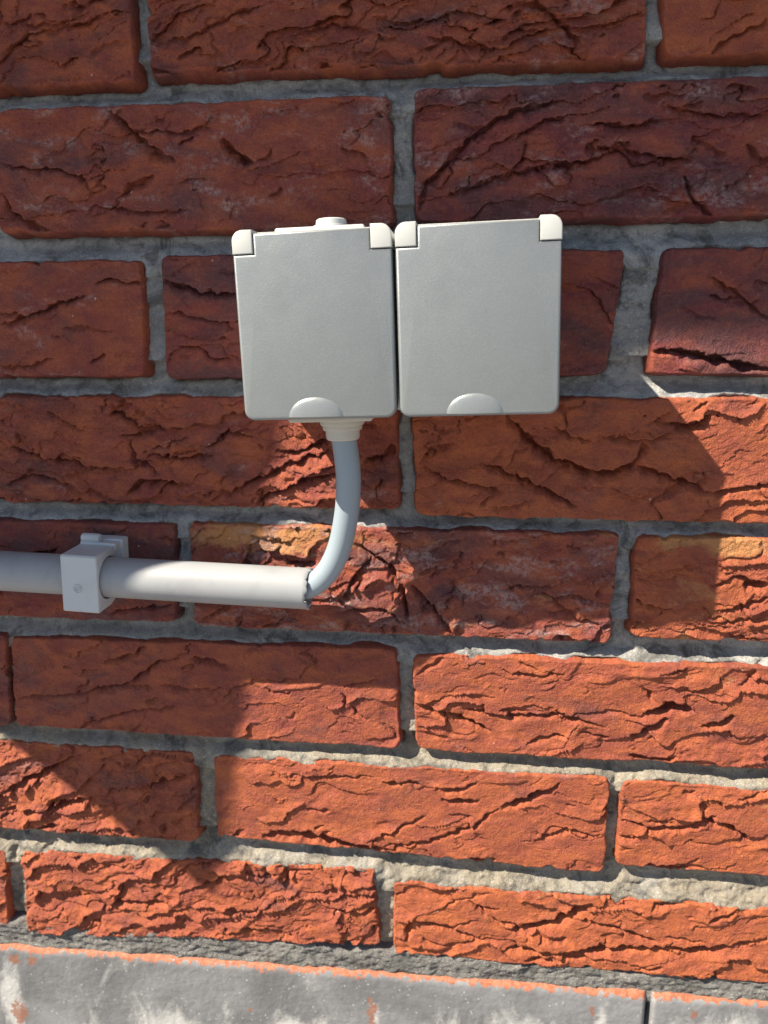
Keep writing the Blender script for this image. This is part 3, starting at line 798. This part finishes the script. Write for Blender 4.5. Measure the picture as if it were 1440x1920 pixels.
jx = pick(1216, 1890, 2)[0]
plinth(jx - 390, jx - 0.7)
plinth(jx + 0.7, jx + 390)
plinth(jx - 780, jx - 391.4)

# ------------------------------------------------------------------ double socket
CXS, CYS = pick(742, 605, 52)
ROT = math.radians(1.75)


def S(u, v):
    """socket plane coordinates (mm, u right, v up from the centre) -> wall x, y"""
    return CXS + u * math.cos(ROT) - v * math.sin(ROT), CYS + u * math.sin(ROT) + v * math.cos(ROT)


socket = empty('double_socket', W(*S(0, 0), 0))
tag(socket, 'double weatherproof socket with two closed grey lids and white hinge corners', 'socket')
CW, CH, GAP = 63.0, 74.4, 1.3                    # one unit


def rrect(u0, u1, v0, v1, r, n=6, corners=(1, 1, 1, 1)):
    """outline, counter-clockwise from bottom left; corners = bl, br, tr, tl rounded or not"""
    out = []
    for (cx_, cy_, a0, fl, px_, py_) in ((u0 + r, v0 + r, 180, corners[0], u0, v0), (u1 - r, v0 + r, 270, corners[1], u1, v0),
                                         (u1 - r, v1 - r, 0, corners[2], u1, v1), (u0 + r, v1 - r, 90, corners[3], u0, v1)):
        if fl:
            for k in range(n + 1):
                a = math.radians(a0 + 90 * k / n)
                out.append((cx_ + r * math.cos(a), cy_ + r * math.sin(a)))
        else:
            out.append((px_, py_))
    return out


def prism(outline, z0, z1, bev, fun, seg=3):
    bm = bmesh.new()
    vs = [bm.verts.new((*fun(u, v), z0)) for u, v in outline]
    f = bm.faces.new(vs)
    ret = bmesh.ops.extrude_face_region(bm, geom=[f])
    top = [g for g in ret['geom'] if isinstance(g, bmesh.types.BMVert)]
    for v in top:
        v.co.z = z1
    bm.normal_update()
    if bev:
        ts = set(top)
        ed = [e for e in bm.edges if e.verts[0] in ts and e.verts[1] in ts]
        bmesh.ops.bevel(bm, geom=ed, offset=bev, segments=seg, profile=0.5, affect='EDGES', clamp_overlap=True)
    return bm


def unit(u0, i):
    u1 = u0 + CW
    v0, v1 = -CH / 2, CH / 2
    # mounting box behind the lid
    from_bm('back_box', prism(rrect(u0 + 1.8, u1 - 1.8, v0 + 2.2, v1 - 0.9, 5), -1.5, 36, 0.8, S), M_GREYP, socket)
    from_bm('frame', prism(rrect(u0 + 0.5, u1 - 0.5, v0 + 0.8, v1 - 0.25, 4.5), 35.5, 44.5, 0.6, S), M_WHITE, socket)
    cu, cv = 8.4, 9.2
    r = 4.2
    arc = lambda cx_, cy_, a0: [(cx_ + r * math.cos(math.radians(a0 + 15 * k)), cy_ + r * math.sin(math.radians(a0 + 15 * k))) for k in range(7)]
    lo = arc(u0 + r, v0 + r, 180) + arc(u1 - r, v0 + r, 270) + [(u1, v1 - cv), (u1 - cu, v1 - cv), (u1 - cu, v1 - 1.3), (u0 + cu, v1 - 1.3), (u0 + cu, v1 - cv), (u0, v1 - cv)]
    lid = from_bm('lid', prism(lo, 44.0, 52.0, 1.3, S), M_LID, socket, 35)
    g = 0.22
    for (a, b_, cr) in ((u0, u0 + cu - g, (0, 0, 0, 1)), (u1 - cu + g, u1, (0, 0, 1, 0))):
        from_bm('hinge_corner', prism(rrect(a, b_, v1 - cv + g, v1, 4.2, 6, cr), 34, 52.1, 0.45, S), M_WHITE, socket)
    # thumb bulge at the foot of the lid
    bm = bmesh.new()
    gu = u0 + CW * 0.475
    nu, nv = 28, 10
    ring = []
    for j in range(nv + 1):
        t = j / nv
        row_ = []
        for k in range(nu + 1):
            a = math.pi * k / nu
            rad = 1 - t
            hgt = 1.9 * math.sqrt(max(0, 1 - rad ** 2.0)) ** 1.15
            x_, y_ = gu + 11.8 * rad * math.cos(a), v0 + 1.1 + 8.3 * rad * math.sin(a)
            row_.append(bm.verts.new((*S(x_, y_), 51.6 + hgt)))
        ring.append(row_)
    for j in range(nv):
        for k in range(nu):
            bm.faces.new((ring[j][k], ring[j][k + 1], ring[j + 1][k + 1], ring[j + 1][k]))
    low_ = [r_[0] for r_ in ring] + [r_[-1] for r_ in ring[::-1]]
    bv = [bm.verts.new((v.co.x, v.co.y - 0.6, 47)) for v in low_]
    for k in range(len(low_) - 1):
        bm.faces.new((low_[k], low_[k + 1], bv[k + 1], bv[k]))
    bmesh.ops.remove_doubles(bm, verts=bm.verts[:], dist=0.01)
    from_bm('thumb_grip', bm, M_LID, lid, 50)
    return lid


unit(-CW - GAP / 2, 0)
unit(GAP / 2, 1)
from_bm('joining_bridge', prism(rrect(-2.6, 2.6, -CH / 2 + 1.2, CH / 2 - 2.0, 1), 2, 33, 0.3, S), M_GREYP, socket)


def lathe(prof, fun, n=40, cap0=True, cap1=True):
    """prof = [(radius, along)], fun(a, b, along) -> wall xyz"""
    bm = bmesh.new()
    rings = [[bm.verts.new(fun(r * math.cos(2 * math.pi * k / n), r * math.sin(2 * math.pi * k / n), t)) for k in range(n)] for r, t in prof]
    for i in range(len(rings) - 1):
        for k in range(n):
            bm.faces.new((rings[i][k], rings[i][(k + 1) % n], rings[i + 1][(k + 1) % n], rings[i + 1][k]))
    if cap0: bm.faces.new(rings[0][::-1])
    if cap1: bm.faces.new(rings[-1])
    return bm


# lower cable entry: plate and stepped rubber grommet
GU, GZ = -28.4, 26.0
vb = -CH / 2
from_bm('entry_plate', prism(rrect(GU - 19, GU + 16.5, vb - 2.2, vb + 3, 1.0), 8, 43.5, 0.5, S), M_RUBBER, socket)
dn = lambda a, b_, t: (*S(GU + 1.0 + a, vb - t), GZ + b_)
prof = [(11.4, 0.5), (11.6, 2.2), (11.0, 3.2), (9.6, 3.4), (9.8, 4.4), (9.5, 5.4), (8.6, 5.7), (8.8, 6.6), (8.5, 7.6), (7.5, 7.9), (7.4, 11.2), (6.8, 11.9), (5.6, 12.0)]
from_bm('grommet', lathe(prof, dn, 40), M_RUBBER, socket, 35)
# upper blanked entry
vt = CH / 2
TU = -30.0
from_bm('entry_plate', prism(rrect(TU - 19, TU + 17.5, vt - 3, vt + 1.5, 1.0), 8, 40.5, 0.5, S), M_WHITE, socket)
up = lambda a, b_, t: (*S(TU + 1.5 + a, vt + t), 24 + b_)
from_bm('blanking_plug', lathe([(9.4, 0.3), (9.2, 1.9), (7.9, 2.2), (7.6, 3.4), (6.6, 3.6), (6.3, 5.6), (5.6, 6.1)], up, 40), M_GREYP, socket, 35)


# ------------------------------------------------------------------ cable and conduit
def tube(points, radii, n=28, cap=True):
    """tube along points (wall mm) with Catmull-Rom smoothing"""
    P = [Vector(p) for p in points]
    pts = []
    for i in range(len(P) - 1):
        p0, p1, p2, p3 = P[max(0, i - 1)], P[i], P[i + 1], P[min(len(P) - 1, i + 2)]
        for k in range(8):
            t = k / 8
            pts.append(0.5 * ((2 * p1) + (p2 - p0) * t + (2 * p0 - 5 * p1 + 4 * p2 - p3) * t * t + (3 * p1 - p0 - 3 * p2 + p3) * t ** 3))
    pts.append(P[-1])
    bm = bmesh.new()
    rings = []
    ref = Vector((0, 0, 1))
    for i, p in enumerate(pts):
        tg = (pts[min(i + 1, len(pts) - 1)] - pts[max(i - 1, 0)]).normalized()
        sx = tg.cross(ref).normalized(); sy = sx.cross(tg).normalized()
        rings.append([bm.verts.new(p + radii * (sx * math.cos(2 * math.pi * k / n) + sy * math.sin(2 * math.pi * k / n))) for k in range(n)])
    for i in range(len(rings) - 1):
        for k in range(n):
            bm.faces.new((rings[i][k], rings[i][(k + 1) % n], rings[i + 1][(k + 1) % n], rings[i + 1][k]))
    if cap:
        bm.faces.new(rings[0][::-1]); bm.faces.new(rings[-1])
    return bm


gx, gy = S(GU + 1.0, vb - 8)
cab = from_bm('cable', tube([(gx - .5, gy + 10, GZ), (gx, gy, GZ), (gx + 1.6, gy - 12, GZ), (-19.4, -170, 25.5), (-20.8, -185, 24), (-24.9, -202.0, 22), (-31.8, -215.0, 20.5), (-42, -222.6, 19.5), (-56, -223.4, 18.5), (-90, -222.5, 18.5)], 5.6), M_CABLE, None, 60)
tag(cab, 'blue-grey round cable curving from the left socket down into the conduit', 'cable')

# conduit pipe: outer and inner skin, ragged sawn end
CZ, CRAD = 18.5, 9.9
ex, ey = -40.0, -223.2
sl_ = -0.027


def conduit():
    bm = bmesh.new()
    n = 56
    rg = random.Random(8)
    rag = [0.35 * math.sin(k * 1.7) + 0.45 * math.sin(k * 0.61 + 1) + rg.uniform(-.35, .35) for k in range(n)]
    xs = [-760, -500, -300, -200, -150, -100, -70, -50, -42, ex]

    def ring(x, r, jag=0.0):
        out = []
        for k in range(n):
            a = 2 * math.pi * k / n
            dx = jag * (rag[k] + 0.18 * 10 * math.cos(a) * 0.5 * 0.5)
            out.append(bm.verts.new((x + dx, ey + (x - ex) * sl_ + r * math.cos(a), CZ + r * math.sin(a))))
        return out
    outer = [ring(x, CRAD) for x in xs[:-1]] + [ring(ex - 0.5, CRAD, 1.0), ring(ex, CRAD - 0.35, 1.0)]
    inner = [ring(ex, CRAD - 1.35, 1.0)] + [ring(x, CRAD - 1.6) for x in xs[::-1][1:]]
    rs = outer + inner
    for i in range(len(rs) - 1):
        for k in range(n):
            bm.faces.new((rs[i][k], rs[i][(k + 1) % n], rs[i + 1][(k + 1) % n], rs[i + 1][k]))
    for k in range(n):
        bm.faces.new((rs[-1][k], rs[-1][(k + 1) % n], rs[0][(k + 1) % n], rs[0][k]))
    o = from_bm('conduit_pipe', bm, M_PIPE, None, 40)
    tag(o, 'pale grey plastic conduit pipe running in from the left with a rough sawn end', 'pipe')
    # crumbs of swarf left on the sawn edge
    for k in range(5):
        a = rg.choice((0.3, 0.5, 2.6, 2.8, 3.0, 1.2, 1.9)) + rg.uniform(-.15, .15)
        b2 = bmesh.new()
        bmesh.ops.create_icosphere(b2, subdivisions=1, radius=rg.uniform(0.3, 0.6))
        for v in b2.verts:
            v.co = Vector((v.co.x * 1.4 + ex - rg.uniform(0, 1.2), v.co.y + ey + (CRAD - .2) * math.cos(a), v.co.z + CZ + (CRAD - .2) * math.sin(a)))
        from_bm('swarf', b2, M_PIPE, o, 60)
    return o


conduit()

# ------------------------------------------------------------------ pipe clip
KF = 30.8
KX, KY = pick(149, 1096, KF)
KR = math.radians(-2.2)


def K(u, v):
    return KX + u * math.cos(KR) - v * math.sin(KR), KY + u * math.sin(KR) + v * math.cos(KR)


clip = empty('pipe_clip', W(KX, KY, 0))
tag(clip, 'pale grey square plastic clip holding the conduit pipe to the wall', 'pipe clip')
from_bm('base_plate', prism(rrect(-8.8, 10.8, -12.6, 16.2, 0.8), -1.5, 6.4, 0.5, K), M_CLIP, clip)
# strap: a block with the pipe passing through (side profile extruded across)


def strap():
    bm = bmesh.new()
    hw = 9.0
    pv = (ey + (KX - ex) * sl_) - KY              # pipe centre in clip coordinates
    outer = [(-13.4, KF), (13.4, KF), (14.2, KF - .8), (14.2, 6.0), (-10.9, 6.0), (-11.9, 9.0), (-14.2, 17.0), (-14.2, KF - .8)]
    n = 44
    hole = [(pv + 10.45 * math.cos(2 * math.pi * k / n), CZ + 10.45 * math.sin(2 * math.pi * k / n)) for k in range(n)]
    for sgn in (-1, 1):
        ov = [bm.verts.new((*K(sgn * hw, v), z)) for v, z in outer]
        hv = [bm.verts.new((*K(sgn * hw, v), z)) for v, z in hole]
        ed = [bm.edges.new((ov[i], ov[(i + 1) % len(ov)])) for i in range(len(ov))] + [bm.edges.new((hv[i], hv[(i + 1) % n])) for i in range(n)]
        bmesh.ops.triangle_fill(bm, edges=ed, use_beauty=True)
        if sgn == -1:
            o0, h0 = ov, hv
        else:
            for a, b_ in ((o0, ov), (h0, hv)):
                for i in range(len(a)):
                    j = (i + 1) % len(a)
                    bm.faces.new((a[i], a[j], b_[j], b_[i]))
    return bm


st = from_bm('strap', strap(), M_CLIP, clip, 30)
bv = st.modifiers.new('edge', 'BEVEL'); bv.width = 0.0005; bv.segments = 2; bv.limit_method = 'ANGLE'; bv.angle_limit = math.radians(50)
# hinge at the top
hz = lambda a, b_, t: (*K(t, 16.6 + a), 8.8 + b_)
from_bm('hinge_knuckle', lathe([(2.2, -8.5), (2.5, -8.1), (2.5, 0.3), (2.2, 0.7)], hz, 24), M_CLIP, clip, 40)
from_bm('hinge_leaf', prism(rrect(-8.8, 9.4, 11.5, 15.3, 0.4), 6.2, 11.2, 0.4, K), M_CLIP, clip)
from_bm('catch', prism(rrect(5.5, 10.5, -12.6, -9.6, 0.4), 3.0, 9.5, 0.3, K), M_CLIP, clip)


# moulded emblem: a ring with a two-stroke swirl
def emblem():
    bm = bmesh.new()
    eu, ev, er = -1.0, -2.2, 2.0

    def wire(pts, r, closed):
        m_ = len(pts); rings = []
        for i, p in enumerate(pts):
            a = pts[(i - 1) % m_] if closed or i > 0 else p
            c_ = pts[(i + 1) % m_] if closed or i < m_ - 1 else p
            tx, ty = c_[0] - a[0], c_[1] - a[1]; ln = math.hypot(tx, ty) or 1
            nx_, ny_ = -ty / ln, tx / ln
            rings.append([bm.verts.new((*K(p[0] + nx_ * r * math.cos(b_), p[1] + ny_ * r * math.cos(b_)), KF + r * math.sin(b_) * 1.5)) for b_ in [k * math.pi / 3 for k in range(6)]])
        for i in range(m_ if closed else m_ - 1):
            for k in range(6):
                bm.faces.new((rings[i][k], rings[i][(k + 1) % 6], rings[(i + 1) % m_][(k + 1) % 6], rings[(i + 1) % m_][k]))
    wire([(eu + er * math.cos(2 * math.pi * k / 28), ev + er * math.sin(2 * math.pi * k / 28)) for k in range(28)], 0.26, True)
    for sg in (1, -1):
        wire([(eu + sg * (0.55 + 0.62 * math.cos(a)), ev + sg * (0.1 + 0.75 * math.sin(a))) for a in [math.radians(-110 + 20 * k) for k in range(14)]], 0.24, False)
    return bm


from_bm('emblem', emblem(), M_CLIP, clip, 60)
